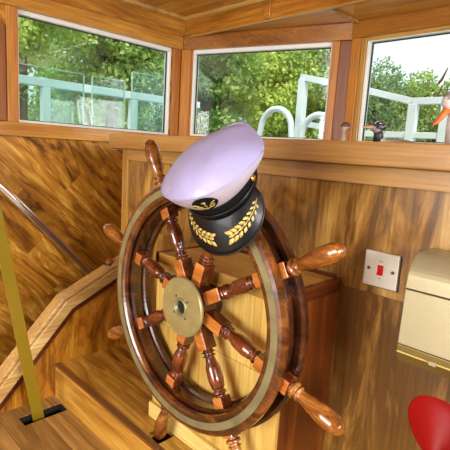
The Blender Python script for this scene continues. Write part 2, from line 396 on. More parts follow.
def window(n, label, M, a0, a1, z0, z1, flip, fr=.011, ft=.020):
    """window frame in local x (along) / y (outward) / z; flip=-1 if outward is -y"""
    r = bpy.data.objects.new('window_%d' % n, None); COL.objects.link(r); r['kind'] = 'structure'; r['label'] = label; r['category'] = 'window'
    bm = bmesh.new()
    y0, y1 = .002 * flip, .05 * flip
    for (p, q, s, t) in ((a0, a0 + fr, z0, z1), (a1 - fr, a1, z0, z1), (a0 + fr, a1 - fr, z0, z0 + fr), (a0 + fr, a1 - fr, z1 - ft, z1)):
        box(bm, p, q, min(y0, y1), max(y0, y1), s, t)
    f = link('window_frame', bm, 'upvc', r, bevel=.002, M=M)
    bm = bmesh.new(); g = .004; b0, b1, c0, c1 = a0 + fr, a1 - fr, z0 + fr, z1 - ft
    yy = sorted((.026 * flip, .036 * flip))
    for (p, q, s, t) in ((b0, b0 + g, c0, c1), (b1 - g, b1, c0, c1), (b0, b1, c0, c0 + g), (b0, b1, c1 - g, c1)):
        box(bm, p, q, yy[0], yy[1], s, t)
    link('gasket', bm, 'gasket', r, M=M)
    bm = bmesh.new(); yy = sorted((.029 * flip, .033 * flip)); box(bm, b0, b1, yy[0], yy[1], c0, c1)
    link('glass_pane', bm, 'glass', r, M=M)
    return r
MP = Matrix(((0, 1, 0, XL), (1, 0, 0, 0), (0, 0, 1, 0), (0, 0, 0, 1)))   # local x->Y, y->X
window(1, 'port side window with white inner frame', MP, WY0, WY1, WZ0, WZ1, -1)
window(2, 'middle angled window with white inner frame', M2, .078, .888, 1.58, ZH, 1)
MF = Matrix.Translation((0, J.y, 0))
window(3, 'right front window with white inner frame', MF, J.x + .078, .3, 1.58, ZH + .005, 1)

# timber trims round the windows
def trim(n, mat, b, M=None, label=None, bevel=.003):
    o = boxo('trim_%d' % n, mat, b, M=M, bevel=bevel); struct(o, label or 'varnished timber window trim', 'trim'); return o
trim(1, 'header_y', (XL, XL + .022, .3, 1.71, WZ1, ZT - .012), label='light timber header above the port window')
trim(2, 'header', (.02, LJ + .004, -.02, 0, ZH, ZT), M2, 'dark timber header above the middle window')
trim(3, 'header', (J.x, 1.6, J.y - .02, J.y, ZH + .005, ZT), label='dark timber header above the right window')
trim(4, 'header_y', (XL, XL + .03, .3, 1.72, 1.512, 1.572), label='long timber sill board under the port window')
trim(5, 'post', (XL, XL + .018, .742, WY0 + .001, 1.572, WZ1), label='timber stile left of the port window')
trim(6, 'post', (XL, XL + .018, WY1 + .004, 1.70, 1.572, WZ1), label='timber stile right of the port window')
trim(7, 'post', (.012, .07, -.022, 0, 1.45, ZH), M2, 'timber corner post between port and middle windows')
trim(8, 'post', (.888, .925, -.014, 0, 1.45, ZH), M2, 'orange timber post right of the middle window')
trim(9, 'post_dark', (.925, .985, -.008, .001, 1.45, ZH), M2, 'dark timber strip between the two front windows')
trim(10, 'post', (J.x + .005, J.x + .052, J.y - .016, J.y, 1.45, ZH + .005), label='orange timber post left of the right window')
trim(11, 'trim_light_z', (J.x + .052, J.x + .078, J.y - .008, J.y + .004, 1.45, ZH + .005), label='pale timber bead beside the right window')
trim(12, 'trim_light', (J.x + .078, .3, J.y - .008, J.y + .004, ZH - .012, ZH + .006), label='pale timber bead over the right window')
trim(13, 'post_dark', (XL, XL + .02, -.6, .738, 1.575, 1.98), label='dark timber panel left of the port window stile')

# ceiling: soffit by the front windows, recess fascia, raised panel
bm = bmesh.new(); prism(bm, [(-2.2, 1.735), (1.6, 1.735), (1.6, J.y + .06), (J.x, J.y + .06), (-2.2, 1.78)], 'z', ZT, ZT + .03)
struct(link('ceiling', bm, 'soffit'), 'varnished soffit over the front windows', 'ceiling')
bm = bmesh.new(); box(bm, -2.2, 1.6, -1.2, 1.78, ZC, ZC + .03)
struct(link('ceiling.001', bm, 'ceiling'), 'raised varnished plywood ceiling', 'ceiling')
trim(14, 'fascia', (XL + .012, 1.6, 1.722, 1.738, ZT - .008, ZC), label='deep timber fascia of the ceiling recess, front side')
trim(15, 'fascia_y', (XL - .001, XL + .016, -1.2, 1.722, ZT - .012, ZC), label='deep timber fascia of the ceiling recess, port side')
def quarter(n, pts_dir, label):
    bm = bmesh.new()
    if pts_dir == 'x': prism(bm, [(1.722, ZC), (1.70, ZC), (1.704, ZC - .016), (1.722, ZC - .022)], 'x', XL + .016, 1.6)
    else: prism(bm, [(XL + .016, ZC), (XL + .038, ZC), (XL + .034, ZC - .016), (XL + .016, ZC - .022)], 'y', -1.2, 1.722)
    struct(link('trim_%d' % n, bm, 'trim_light'), label, 'trim')
quarter(16, 'x', 'pale bead at the top of the front fascia'); quarter(17, 'y', 'pale bead at the top of the port fascia')
trim(18, 'trim_light', (-1.20, -1.17, 1.745, 1.98, ZT - .012, ZT), label='pale batten across the soffit')
trim(19, 'fascia', (-1.53, -1.49, 1.710, 1.722, ZT - .006, ZC - .02), label='upright batten on the front fascia')
trim(20, 'trim_light', (XL + .016, 1.6, 1.716, 1.742, ZT - .013, ZT - .007), label='pale edge strip along the soffit')

# lower floor with the lever slot, and the stairwell side
bm = bmesh.new(); FZ = .545
SX0, SX1, SY0, SY1 = -1.486, -1.428, .535, .688
for (a, b, c, d) in ((-1.551, SX0, -1.2, .70), (SX1, 1.6, -1.2, .70), (SX0, SX1, -1.2, SY0), (SX0, SX1, SY1, .70)):
    box(bm, a, b, c, d, FZ - .03, FZ)
struct(link('floor', bm, 'deck_low'), 'pale brown plank floor with a lever slot', 'floor')
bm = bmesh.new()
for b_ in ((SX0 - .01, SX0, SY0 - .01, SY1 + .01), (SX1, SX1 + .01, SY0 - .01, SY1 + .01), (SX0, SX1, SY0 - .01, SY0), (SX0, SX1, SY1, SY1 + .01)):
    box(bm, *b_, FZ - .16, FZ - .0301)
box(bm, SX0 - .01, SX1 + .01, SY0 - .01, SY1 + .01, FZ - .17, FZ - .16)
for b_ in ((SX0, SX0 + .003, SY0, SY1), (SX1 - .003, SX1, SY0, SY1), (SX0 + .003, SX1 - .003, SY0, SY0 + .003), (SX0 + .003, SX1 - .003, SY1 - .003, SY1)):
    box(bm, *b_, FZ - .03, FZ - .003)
struct(link('floor.001', bm, 'black'), 'black lining holding the shade of the lever slot', 'floor')  # black lining keeps the slot dark, its shade put into the colour
struct(boxo('floor.002', 'deck_low', (XL, -1.551, -1.2, 2.0, -.38, -.35)), 'bottom of the stairwell', 'floor')

# unseen starboard and aft walls, with openings added for the fill lamps
o = hole_wall('wall_right', 'dash', -2.4, 2.08, FZ - .03, ZC + .03, (-.9, 1.1, 1.45, 2.12), 1.6, 1.66, 'y'); struct(o, 'starboard wall with a long opening added for fill light', 'wall')
o = hole_wall('wall_back', 'bulkhead', XL - .06, 1.66, -.35, ZC + .03, (-1.4, .45, FZ, 2.08), -2.4, -2.34, 'x'); struct(o, 'aft wall with an opening added for fill light', 'wall')
struct(boxo('floor.005', 'deck_low', (-1.551, 1.6, -2.34, -1.2, FZ - .03, FZ)), 'aft part of the plank floor', 'floor')
struct(boxo('floor.006', 'deck_low', (XL, -1.551, -2.34, -1.2, -.38, -.35)), 'aft bottom of the stairwell', 'floor')
struct(boxo('wall_left.001', 'bulkhead', (XL - .06, XL, -2.34, -1.2, -.35, ZC + .03)), 'aft end of the port wall', 'wall')
struct(boxo('ceiling.002', 'ceiling', (-2.2, 1.66, -2.4, -1.2, ZC, ZC + .03)), 'aft part of the raised ceiling', 'ceiling')
# stairwell bulkhead and capping
XB = -1.551
bm = bmesh.new(); prism(bm, [(1.01, -.35), (1.01, 1.00), (.957, .975), (.722, .865), (.499, .615), (.2, .28), (.2, -.35)], 'x', XB - .03, XB)
struct(link('wall_stairwell', bm, 'bulkhead'), 'low varnished bulkhead beside the stairwell', 'wall')
path = [(1.005, 1.055), (.722, .925), (.499, .679), (.2, .349)]
def capping(n, mat, off0, off1, x0, x1, label):
    bm = bmesh.new()
    P = [Vector(p) for p in path]; up = []; lo = []
    for i, p in enumerate(P):
        t = (P[min(i + 1, 3)] - P[max(i - 1, 0)]).normalized(); nn = Vector((-t.y, t.x));
        if nn.y < 0: nn = -nn
        if i == 0: nn = Vector((0, 1))
        up.append(p + nn * off1); lo.append(p + nn * off0)
    prism(bm, [tuple(q) for q in up] + [tuple(q) for q in lo[::-1]], 'x', x0, x1)
    struct(link('trim_%d' % n, bm, mat, bevel=.002), label, 'trim')
capping(21, 'trim_y', -.052, -.014, XB - .045, XB + .022, 'broad pale face board of the stairwell capping')
capping(22, 'red_trim', -.076, -.052, XB - .04, XB + .012, 'dark red moulding under the stairwell capping')
capping(23, 'trim_y', -.012, .0, XB - .05, XB + .010, 'top bead of the stairwell capping')
capping(24, 'black', -.014, -.012, XB - .044, XB + .008, 'dark groove in the stairwell capping')

# raised helm platform with a notch for the wheel handles
bm = bmesh.new(); PZ = .67; NX0, NX1, NY0, NY1 = -.985, -.925, .712, .784
for (a, b, c, d) in ((XB, NX0, .705, 1.01), (NX1, 1.0, .705, 1.01), (NX0, NX1, NY1, 1.01)):
    box(bm, a, b, c, d, PZ - .02, PZ)
box(bm, NX0, NX1, .705, NY0, PZ - .02, PZ)
struct(link('floor.003', bm, 'platform'), 'raised golden plank platform under the wheel', 'floor')
bm = bmesh.new()
box(bm, NX0 - .004, NX0, NY0, NY1, PZ - .12, PZ - .02); box(bm, NX1, NX1 + .004, NY0, NY1, PZ - .12, PZ - .02)
box(bm, NX0, NX1, NY0 - .004, NY0, PZ - .12, PZ - .02); box(bm, NX0, NX1, NY1, NY1 + .004, PZ - .12, PZ - .02); box(bm, NX0, NX1, NY0, NY1, PZ - .124, PZ - .12)
struct(link('floor.004', bm, 'red_trim'), 'dark lining of the notch for the wheel handles', 'floor')
trim(25, 'fascia_board', (-1.54, 1.0, .690, .704, FZ, PZ - .002), label='pale riser board of the helm platform')
trim(26, 'edge_brown', (-1.545, 1.0, .688, .712, PZ - .002, PZ + .006), label='brown edge strip on the helm platform')

# ------------------------------------------------------------------ helm console
con = thing('helm_console', 'wide walnut-faced console cabinet with pale frame behind the wheel', 'console', (-.5, 1.1, PZ))
def cbox(name, mat, b, root, bevel=.002): return child(boxo(name, mat, b, bevel=bevel), root)
cbox('front_panel', 'dash', (-1.585, 1.0, 1.01, 1.03, PZ, 1.487), con)
cbox('side_panel', 'bulkhead', (-1.60, -1.585, 1.01, 1.86, -.35, 1.487), con)
cbox('top_rail', 'ledge', (-1.562, 1.0, .997, 1.01, 1.443, 1.487), con)
cbox('stile', 'trim_light_z', (-1.60, -1.562, .997, 1.01, PZ + .002, 1.487), con)
bm = bmesh.new(); prism(bm, [(-1.63, .95), (1.0, .95), (1.0, J.y - .003), (J.x, J.y - .003), (-1.63, 1.868)], 'z', 1.488, 1.505)
wt = thing('console_worktop', 'oak shelf with a raised front lip running along under the front windows', 'shelf', (-.5, 1.2, 1.488))
for v in bm.verts:
    if v.co.y < .96: v.co.y = .975
child(link('shelf_board', bm, 'ledge', bevel=.002), wt)
cbox('front_lip', 'ledge', (-1.63, 1.0, .95, .975, 1.488, 1.542), wt, .004)
cbox('end_lip', 'ledge', (-1.63, -1.61, .975, 1.86, 1.505, 1.542), wt, .004)

# wheel pedestal box
BX0, BX1, BY, BZ = -1.055, -.576, .785, 1.197
ped = thing('wheel_pedestal', 'wooden box pedestal behind the wheel with golden front and dark red side', 'pedestal', (-.83, .9, PZ))
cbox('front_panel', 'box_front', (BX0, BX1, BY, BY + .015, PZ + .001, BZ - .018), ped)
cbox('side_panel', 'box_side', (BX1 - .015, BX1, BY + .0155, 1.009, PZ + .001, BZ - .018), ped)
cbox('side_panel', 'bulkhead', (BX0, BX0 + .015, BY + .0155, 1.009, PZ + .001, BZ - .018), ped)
cbox('lid', 'box_top', (BX0 + .012, BX1 - .012, BY + .012, 1.009, BZ - .018, BZ - .002), ped)
cbox('edge_trim', 'red_trim', (BX1 - .012, BX1 + .004, BY - .004, 1.009, BZ - .034, BZ), ped)
cbox('edge_trim', 'red_trim', (BX0 - .004, BX0 + .012, BY - .004, 1.009, BZ - .034, BZ), ped)
cbox('edge_trim', 'box_top', (BX0 + .012, BX1 - .012, BY - .004, BY + .012, BZ - .03, BZ), ped)
cbox('back_bead', 'red_trim', (BX0 + .012, BX1 - .012, 1.001, 1.009, BZ - .002, BZ + .008), ped)
cbox('plinth', 'plinth', (BX0 - .002, BX1 + .002, BY - .012, BY, PZ + .001, PZ + .05), ped)

# ------------------------------------------------------------------ the ship's wheel
HX, HZ = -.8186, 1.1148
YF = .691
wh = thing('ship_wheel', 'large dark mahogany ship\'s wheel with eight turned spokes and brass hub', 'ship wheel', (HX, .73, HZ))
HC = Vector((HX, 0, HZ)); AX = Vector((0, 1, 0))
def wlink(name, bm, mat, par=None, **k):
    o = link(name, bm, mat, **k); child(o, wh); return o
def sub(name, bm, mat, par, **k):
    o = link(name, bm, mat, **k); o.parent = par; return o
bm = bmesh.new(); ring_lathe(bm, [(YF + .004, .268), (YF, .274), (YF, .281), (YF + .0015, .2815), (YF + .0015, .2995), (YF, .300), (YF + .002, .309), (YF + .008, .316), (YF + .016, .316), (YF + .021, .310), (YF + .021, .272), (YF + .012, .266)], HC, AX, 128)
wlink('front_rim', bm, 'rim_warm', smooth=False, bevel=.0)
bm = bmesh.new(); ring_lathe(bm, [(YF - .0008, .2817), (YF - .0008, .2993), (YF + .0014, .2993), (YF + .0014, .2817)], HC, AX, 128)
wlink('brass_band', bm, 'brass')
bm = bmesh.new(); ring_lathe(bm, [(YF + .021, .262), (YF + .027, .258), (YF + .052, .258), (YF + .058, .262), (YF + .058, .296), (YF + .052, .301), (YF + .027, .301), (YF + .021, .296)], HC, AX, 128)
wlink('middle_rim', bm, 'rim', smooth=False)
bm = bmesh.new(); ring_lathe(bm, [(YF + .058, .262), (YF + .063, .252), (YF + .074, .250), (YF + .081, .256), (YF + .081, .314), (YF + .076, .322), (YF + .063, .322), (YF + .058, .316)], HC, AX, 128)
wlink('back_rim', bm, 'rim')
# hub
bm = bmesh.new(); ring_lathe(bm, [(YF - .003, .021), (YF - .006, .022), (YF - .006, .0735), (YF - .003, .0755), (YF + .002, .0755), (YF + .002, .019), (YF - .003, .019)], HC, AX, 96)
hp = wlink('hub_plate', bm, 'brass_plate')
bm = bmesh.new(); ring_lathe(bm, [(YF - .010, .0185), (YF - .011, .021), (YF - .010, .0235), (YF - .005, .0245), (YF - .003, .022), (YF + .01, .0165), (YF + .004, .0175)], HC, AX, 48)
sub('bore_ring', bm, 'brass', hp, smooth=True)
for k in range(4):
    a = rad(38 + 90 * k); bm = bmesh.new(); lathe(bm, [(-.0072, .0022), (-.006, .0026)], HC + Vector((math.cos(a) * .031, YF, math.sin(a) * .031)), AX, 10)
    sub('screw_hole', bm, 'black', hp)
bm = bmesh.new(); lathe(bm, [(YF + .0025, .060), (YF + .058, .060)], HC, AX, 48)
wlink('hub_core', bm, 'rim')
bm = bmesh.new(); lathe(bm, [(YF + .0582, .045), (BY - .0125 + .012, .045)], HC, AX, 32)
wlink('shaft', bm, 'brass_hole')
bm = bmesh.new(); lathe(bm, [(YF - .0005, .0165), (YF + .002, .0165)], HC, AX, 32)
wlink('bore', bm, 'black')
YM = YF + .040
def lerp_prof(tab, n=6):
    out = []
    for (s0, r0), (s1, r1) in zip(tab[:-1], tab[1:]):
        for i in range(n):
            t = i / n; w = (1 - math.cos(PI * t)) / 2
            out.append((s0 + (s1 - s0) * t, r0 + (r1 - r0) * w))
    out.append(tab[-1]); return out
inner = lerp_prof([(.116, .0125), (.120, .0135), (.1235, .0185), (.127, .0125), (.1295, .0125), (.133, .0178), (.137, .0115), (.142, .013), (.165, .0185), (.190, .0195), (.210, .0165), (.2165, .0125), (.2195, .0165), (.224, .0175), (.229, .0125), (.232, .0125)], 4)
outer = lerp_prof([(.326, .0125), (.331, .0125), (.3345, .0185), (.339, .0185), (.3425, .0125), (.346, .0125), (.3495, .0165), (.3535, .013), (.362, .0135), (.385, .0175), (.412, .0208), (.435, .0200), (.452, .0150), (.4585, .0085), (.461, .002)], 4)
def sqblock(bm, d, n, s0, s1, w, t, ch=.0):
    a = AX * t; vs = []
    for s in (s0, s1):
        for (i, j) in ((-1, -1), (1, -1), (1, 1), (-1, 1)):
            vs.append(bm.verts.new(HC + AX * YM + d * s + n * (i * w) + a * j))
    for f in ((0, 3, 2, 1), (4, 5, 6, 7), (0, 1, 5, 4), (1, 2, 6, 5), (2, 3, 7, 6), (3, 0, 4, 7)):
        fc = bm.faces.new([vs[i] for i in f])
        if f not in ((0, 1, 5, 4), (2, 3, 7, 6)): fc.material_index = 1     # pale front and back; darker sides have shade put into the wood colour
PH = [28.9 - 45 * k for k in range(8)]
for a in PH:
    a = rad(a); d = Vector((math.cos(a), 0, math.sin(a))); n = Vector((-math.sin(a), 0, math.cos(a)))
    # material grain follows the spoke: build it along local X then rotate the object
    bm = bmesh.new(); lathe(bm, inner, HC + AX * YM, d, 24)
    sp = wlink('spoke', bm, 'spoke', smooth=True)
    bm = bmesh.new(); sqblock(bm, d, n, .058, .117, .0165, .0188); sub('hub_block', bm, ['spoke_block', 'spoke'], sp, bevel=.0025)
    bm = bmesh.new(); sqblock(bm, d, n, .2315, .259, .0165, .0165); sub('rim_block', bm, ['spoke_block', 'spoke'], sp, bevel=.0025)
    bm = bmesh.new(); sqblock(bm, d, n, .3005, .328, .0175, .0165); sub('outer_block', bm, ['spoke_block', 'spoke'], sp, bevel=.0025)
    bm = bmesh.new(); lathe(bm, outer, HC + AX * YM, d, 24); sub('handle', bm, 'handle', sp, smooth=True)

# ------------------------------------------------------------------ captain's cap
def cs(r, u, w):   # camera-oriented direction: right, up, towards camera (only to orient the cap as it hangs)
    return (CX * r - CY * u - CZ * w)
def ray(px, py, dist):
    d = CX * ((px - 225) / 450) + CY * ((py - 225) / 450) + CZ
    return CAM + d * dist
cN = cs(-.44, .70, .56).normalized()          # crown normal
cF = cs(-.196, -.69, .70)
cu = (cN * .97 + cF * .24).normalized()       # cap up
cf = (cF - cu * cF.dot(cu)).normalized()      # forward, to the visor
cl = cu.cross(cf) * -1
if cl.dot(CX) < 0: cl = -cl
CO = ray(211, 162, .90) - cu * .074 - cl * .014           # centre of the head band bottom
capM = Matrix((cl, cf, cu)).transposed().to_4x4(); capM.translation = CO
cap = thing('captain_cap', 'white peaked captain\'s cap with black visor hanging on the wheel', 'cap', CO)
cap.matrix_world = capM
def clink(name, bm, mat, par=None, **k):
    o = link(name, bm, mat, **k); o.parent = par or cap; return o
BA, BB, BH = .078, .082, .030
CA, CB, CBF = .111, .122, .098
BULGE = rad(-68)
def crown_pt(th, t):
    """t 0 = top of band, 1 = welt; 1..2 = top surface to its centre"""
    c, s = math.cos(th), math.sin(th)           # s>0 front
    zr = .070 + .027 * s
    off = Vector((.008, .006))
    bl = math.exp(-((math.atan2(math.sin(th - BULGE), math.cos(th - BULGE))) / .38) ** 2)
    bl2 = math.exp(-((math.atan2(math.sin(th + .05), math.cos(th + .05))) / .34) ** 2)
    k_ = 1 + .12 * bl + .07 * bl2
    c *= k_; s *= k_
    if t <= 1:
        e = math.sin(t * PI / 2) ** .8
        a = BA + (CA - BA) * e; b = BB + ((CBF if s > 0 else CB) - BB) * e
        z = BH + (zr - BH) * (t ** 1.1)
        return Vector((a * c + off.x * t, b * s + off.y * t, z))
    q = 2 - t
    z = .070 + .027 * s * q + .040 * (1 - q ** 2.6)
    p = Vector((CA * c * q + off.x, (CBF if s > 0 else CB) * s * q + off.y, z))
    w = noise.noise(Vector((p.x * 18, p.y * 11, 1.7))) * .007 * q * (1.2 - q) + noise.noise(Vector((p.x * 40, p.y * 22, 5))) * .0012
    return p + Vector((0, 0, w))
def grid_surface(bm, f, na, ta):
    R = []
    for t in ta: R.append([bm.verts.new(f(2 * PI * k / na, t)) for k in range(na)])
    for A, B in zip(R[:-1], R[1:]):
        for k in range(na): bm.faces.new((A[k], A[(k + 1) % na], B[(k + 1) % na], B[k]))
    return R
bm = bmesh.new(); R = grid_surface(bm, crown_pt, 72, [1 + i / 14 for i in range(14)] + [1.985]); bm.faces.new(R[-1])
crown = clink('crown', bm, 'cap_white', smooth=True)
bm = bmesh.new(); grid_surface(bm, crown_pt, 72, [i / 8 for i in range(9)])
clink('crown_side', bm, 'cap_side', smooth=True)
bm = bmesh.new(); pts = [crown_pt(2 * PI * k / 72, 1) * 1.0 for k in range(73)]; tube(bm, pts, .0014, 8)
clink('welt', bm, 'cap_white', smooth=True)
bm = bmesh.new()
def band_pt(th, t):
    c, s = math.cos(th), math.sin(th); return Vector(((BA + .002) * c, (BB + .002) * s, -.004 + (BH + .004) * t))
R = grid_surface(bm, band_pt, 64, [0, .1, .5, .9, 1.0]); bm.faces.new(R[-1])
band = clink('head_band', bm, 'cap_black', smooth=True)
# visor
def visor_pt(th, t, h=0):
    """th -1..1 across, t 0..1 outwards"""
    a = PI / 2 + rad(4) + th * rad(76)
    c, s = math.cos(a), math.sin(a)
    w = max(0, math.cos(th * PI / 2)) ** .55
    ln = .064 * w
    r0 = Vector(((BA + .001) * c, (BB + .001) * s, 0))
    dr = Vector((c * .75, max(s, .15) + .15, 0)).normalized()
    drop = ln * t * (.62 + .25 * t)
    p = r0 + dr * ln * t * .88 + Vector((0, 0, -.001 - drop - .010 * (th * th) * 0))
    return p + Vector((0, .45, .89)) * h
def visor_surface(bm, h, flip):
    nu, nv = 40, 10; V = [[bm.verts.new(visor_pt(-1 + 2 * i / nu, j / nv, h)) for j in range(nv + 1)] for i in range(nu + 1)]
    for i in range(nu):
        for j in range(nv): bm.faces.new((V[i][j], V[i + 1][j], V[i + 1][j + 1], V[i][j + 1]))
    return V
bm = bmesh.new(); A = visor_surface(bm, .0012, 0); B = visor_surface(bm, -.0012, 1)
n_ = len(A)
for i in range(n_ - 1):
    bm.faces.new((A[i][-1], A[i + 1][-1], B[i + 1][-1], B[i][-1])); bm.faces.new((A[i][0], A[i + 1][0], B[i + 1][0], B[i][0]))
visor = clink('visor', bm, 'visor', smooth=True)
bm = bmesh.new(); tube(bm, [visor_pt(-1 + 2 * i / 40, 1) for i in range(41)], .0022, 8); clink('visor_piping', bm, 'visor', visor, smooth=True)
# strap across the front with gold buttons
bm = bmesh.new()
tube(bm, [Vector(((BA + .0045) * math.cos(a), (BB + .0045) * math.sin(a), .008)) for a in [rad(5 + 170 * i / 30) for i in range(31)]], .002, 8, radii=[(.002, .005)] * 31)
clink('chin_strap', bm, 'visor', smooth=True)
for a in (12, 168):
    a = rad(a); c, s = math.cos(a), math.sin(a)
    bm = bmesh.new(); lathe(bm, [(0, .0075), (.002, .0078), (.004, .006), (.0052, .002)], Vector(((BA + .003) * c, (BB + .003) * s, .016)), Vector((c, s, .1)), 20)
    clink('button', bm, 'gold_button', smooth=True)
# gold oak-leaf sprays on the visor
def leaf(bm, th, t, ang, ln, wd):
    o_ = visor_pt(th, t, .0016)
    eu = (visor_pt(th + .02, t) - visor_pt(th - .02, t)).normalized(); ev = (visor_pt(th, t + .03) - visor_pt(th, t - .03)); ev = (ev - eu * ev.dot(eu)).normalized()
    nn = eu.cross(ev).normalized()
    if nn.z < 0: nn = -nn
    dd = eu * math.cos(ang) + ev * math.sin(ang); ee = nn.cross(dd)
    pts = []
    K = 7; rows = []
    for i in range(K + 1):
        s = i / K; w = wd * math.sin(PI * min(1, s * .96 + .02)) ** .8 * (1 + .18 * math.sin(s * 16))
        row = []
        for j in (-1, -.5, 0, .5, 1):
            row.append(bm.verts.new(o_ + dd * ln * (s - .5) + ee * w * j + nn * (.0020 * (1 - j * j) * math.sin(PI * min(.98, s + .02)) - (.0004 if j == 0 else 0))))
        rows.append(row)
    for r0_, r1_ in zip(rows[:-1], rows[1:]):
        for j in range(4): bm.faces.new((r0_[j], r0_[j + 1], r1_[j + 1], r1_[j]))
for sgn in (-1, 1):
    bm = bmesh.new()
    K = 8
    for i in range(K):
        f = i / (K - 1)
        th = sgn * (.15 + .62 * f); t = .60 - .10 * f
        base = PI if sgn > 0 else 0
        sc_ = .92 - .45 * f
        # leaves point towards the middle of the visor
        leaf(bm, th, t - .10, base + sgn * .45, .019 * sc_, .0047 * sc_)
        leaf(bm, th, t + .12, base - sgn * .55, .019 * sc_, .0047 * sc_)
        if i < K - 1: leaf(bm, th + sgn * .03, t, base, .014 * sc_, .0032 * sc_)
    tube(bm, [visor_pt(sgn * (.14 + .72 * i / 12), .60 - .10 * i / 12, .002) for i in range(13)], .0009, 6)
    clink('gold_leaf_spray', bm, 'gold_thread', visor, smooth=True)
# badge on the front of the crown side
def side_pt(a, t, h=0):
    p = crown_pt(a, t); q = crown_pt(a, t + .02); r_ = crown_pt(a + .02, t)
    nn = (q - p).cross(r_ - p).normalized()
    if nn.y < 0: nn = -nn
    return p + nn * h, nn, (r_ - p).normalized(), (q - p).normalized()
bm = bmesh.new(); ca = PI / 2 - rad(3)
def patch(bm, w, h, t0, hgt, K=24):
    ring = []
    c0, nn, ex, ez = side_pt(ca, t0, hgt)
    cv = bm.verts.new(c0 + nn * .001)
    for k in range(K):
        a = 2 * PI * k / K
        x, z = w * math.cos(a), h * math.sin(a)
        if z < 0: x *= (1 + z / h * .35)
        pa = ca + x / .118
        tt = min(1, max(.02, t0 + z / .058))
        p, n2, _, _ = side_pt(pa, tt, hgt); ring.append(bm.verts.new(p))
    for k in range(K): bm.faces.new((cv, ring[k], ring[(k + 1) % K]))
patch(bm, .030, .022, .58, .002)
badge = clink('badge', bm, 'cap_black', smooth=True)
bm = bmesh.new()
def bleaf(x, z, ang, ln, wd):
    pa = ca - x / .118; p, nn, ex, ez = side_pt(pa, .58 + z / .058, .0035)
    ex = -ex; dd = ex * math.cos(ang) + ez * math.sin(ang); ee = nn.cross(dd)
    rows = []
    for i in range(6):
        s = i / 5; w = wd * math.sin(PI * (s * .94 + .03))
        rows.append([bm.verts.new(p + dd * ln * (s - .5) + ee * w * j + nn * .0016 * (1 - j * j)) for j in (-1, 0, 1)])
    for a_, b_ in zip(rows[:-1], rows[1:]):
        for j in range(2): bm.faces.new((a_[j], a_[j + 1], b_[j + 1], b_[j]))
for sg in (-1, 1):
    for (x, z, an, l_) in ((.019, .006, 35, .014), (.014, .000, 25, .014), (.011, -.007, 15, .012), (.018, -.003, 60, .010)):
        bleaf(sg * x, z, rad(an) if sg > 0 else PI - rad(an), l_, .0020)
bleaf(0, .002, PI / 2, .024, .0022); bleaf(-.004, -.009, rad(150), .010, .002); bleaf(.004, -.009, rad(30), .010, .002); bleaf(0, .010, 0, .010, .002)
clink('badge_embroidery', bm, 'gold_thread', badge, smooth=True)

# ------------------------------------------------------------------ cooker-style switch plate
sw = thing('light_switch', 'square nickel switch plate with red rocker on the console front', 'switch', (-.468, 1.01, 1.245))
bm = bmesh.new(); box(bm, -.043, .043, -.009, -.0005, -.043, .043); link('plate', bm, 'switch', sw, bevel=.003, bseg=3)
bm = bmesh.new(); box(bm, -.041, .045, -.003, -.0002, -.045, .041); link('back_sheet', bm, 'gasket', sw)  # dark sheet of the plate's size, shifted right and down
bm = bmesh.new(); box(bm, -.0095, .0095, -.0105, -.009, -.0145, .0145); sr = link('rocker_surround', bm, 'switch_white', sw, bevel=.001)
bm = bmesh.new(); prism(bm, [(-.0105, -.0125), (-.0150, -.0125), (-.0115, .0), (-.0130, .0125), (-.0105, .0125)], 'x', -.0075, .0075); link('rocker', bm, 'red_rocker', sw, bevel=.0008)
for x in (-.030, .030):
    bm = bmesh.new(); lathe(bm, [(-.0112, .001), (-.0112, .0032), (-.0100, .0042), (-.009, .0042)], (x, 0, 0), AX, 16); s_ = link('screw', bm, 'screw', sw, smooth=False)
    bm = bmesh.new(); box(bm, x - .0032, x + .0032, -.0116, -.0111, -.0005, .0005); link('slot', bm, 'black', s_)
for z, w in ((.0205, .0045), (-.0205, .0035)):
    bm = bmesh.new(); box(bm, -w, -w + .002, -.0093, -.009, z - .0012, z + .0012); box(bm, -w + .003, w, -.0093, -.009, z - .0006, z + .0009); link('lettering', bm, 'screw', sw)

# ------------------------------------------------------------------ champagne metal wall box
gb = thing('wall_box', 'champagne gold metal box with hinged curved lid on the console front', 'dispenser', (-.21, 1.009, 1.1))
x0, x1 = -.359, -.04
def gl(name, prof, mat, a=x0, b=x1, bevel=.0015):
    bm = bmesh.new(); prism(bm, prof, 'x', a, b); return child(link(name, bm, mat, bevel=bevel), gb)
lidp = [(1.0085, 1.320), (.945, 1.320)] + [(.945 - .055 * math.sin(rad(a)), 1.262 + .058 * math.cos(rad(a))) for a in range(10, 91, 8)] + [(.887, 1.2505), (1.0085, 1.2505)]
gl('lid', lidp, 'gold_box')
gl('body', [(1.0085, 1.2475), (.889, 1.2475), (.884, 1.133), (1.0085, 1.133)], 'gold_box')
gl('hinge_gap', [(1.008, 1.2505), (.893, 1.2505), (.893, 1.2475), (1.008, 1.2475)], 'black', x0 + .001, x1 - .001, 0)
gl('tray', [(1.008, 1.132), (.883, 1.132), (.884, 1.118), (1.008, 1.118)], 'gold_box_dark')
gl('tray', [(1.008, 1.116), (.880, 1.116), (.892, 1.094), (1.008, 1.092)], 'gold_box_dark')
gl('seam', [(1.0, 1.118), (.882, 1.118), (.882, 1.116), (1.0, 1.116)], 'plinth', x0 + .001, x1 - .001, 0)
bm = bmesh.new(); box(bm, -.292, -.278, .877, .886, 1.113, 1.121); child(link('catch', bm, 'gold_box', bevel=.001), gb)
bm = bmesh.new(); lathe(bm, [(0, .003), (.001, .003)], (-.325, .975, 1.320), (0, 0, 1), 12); child(link('screw', bm, 'screw'), gb)

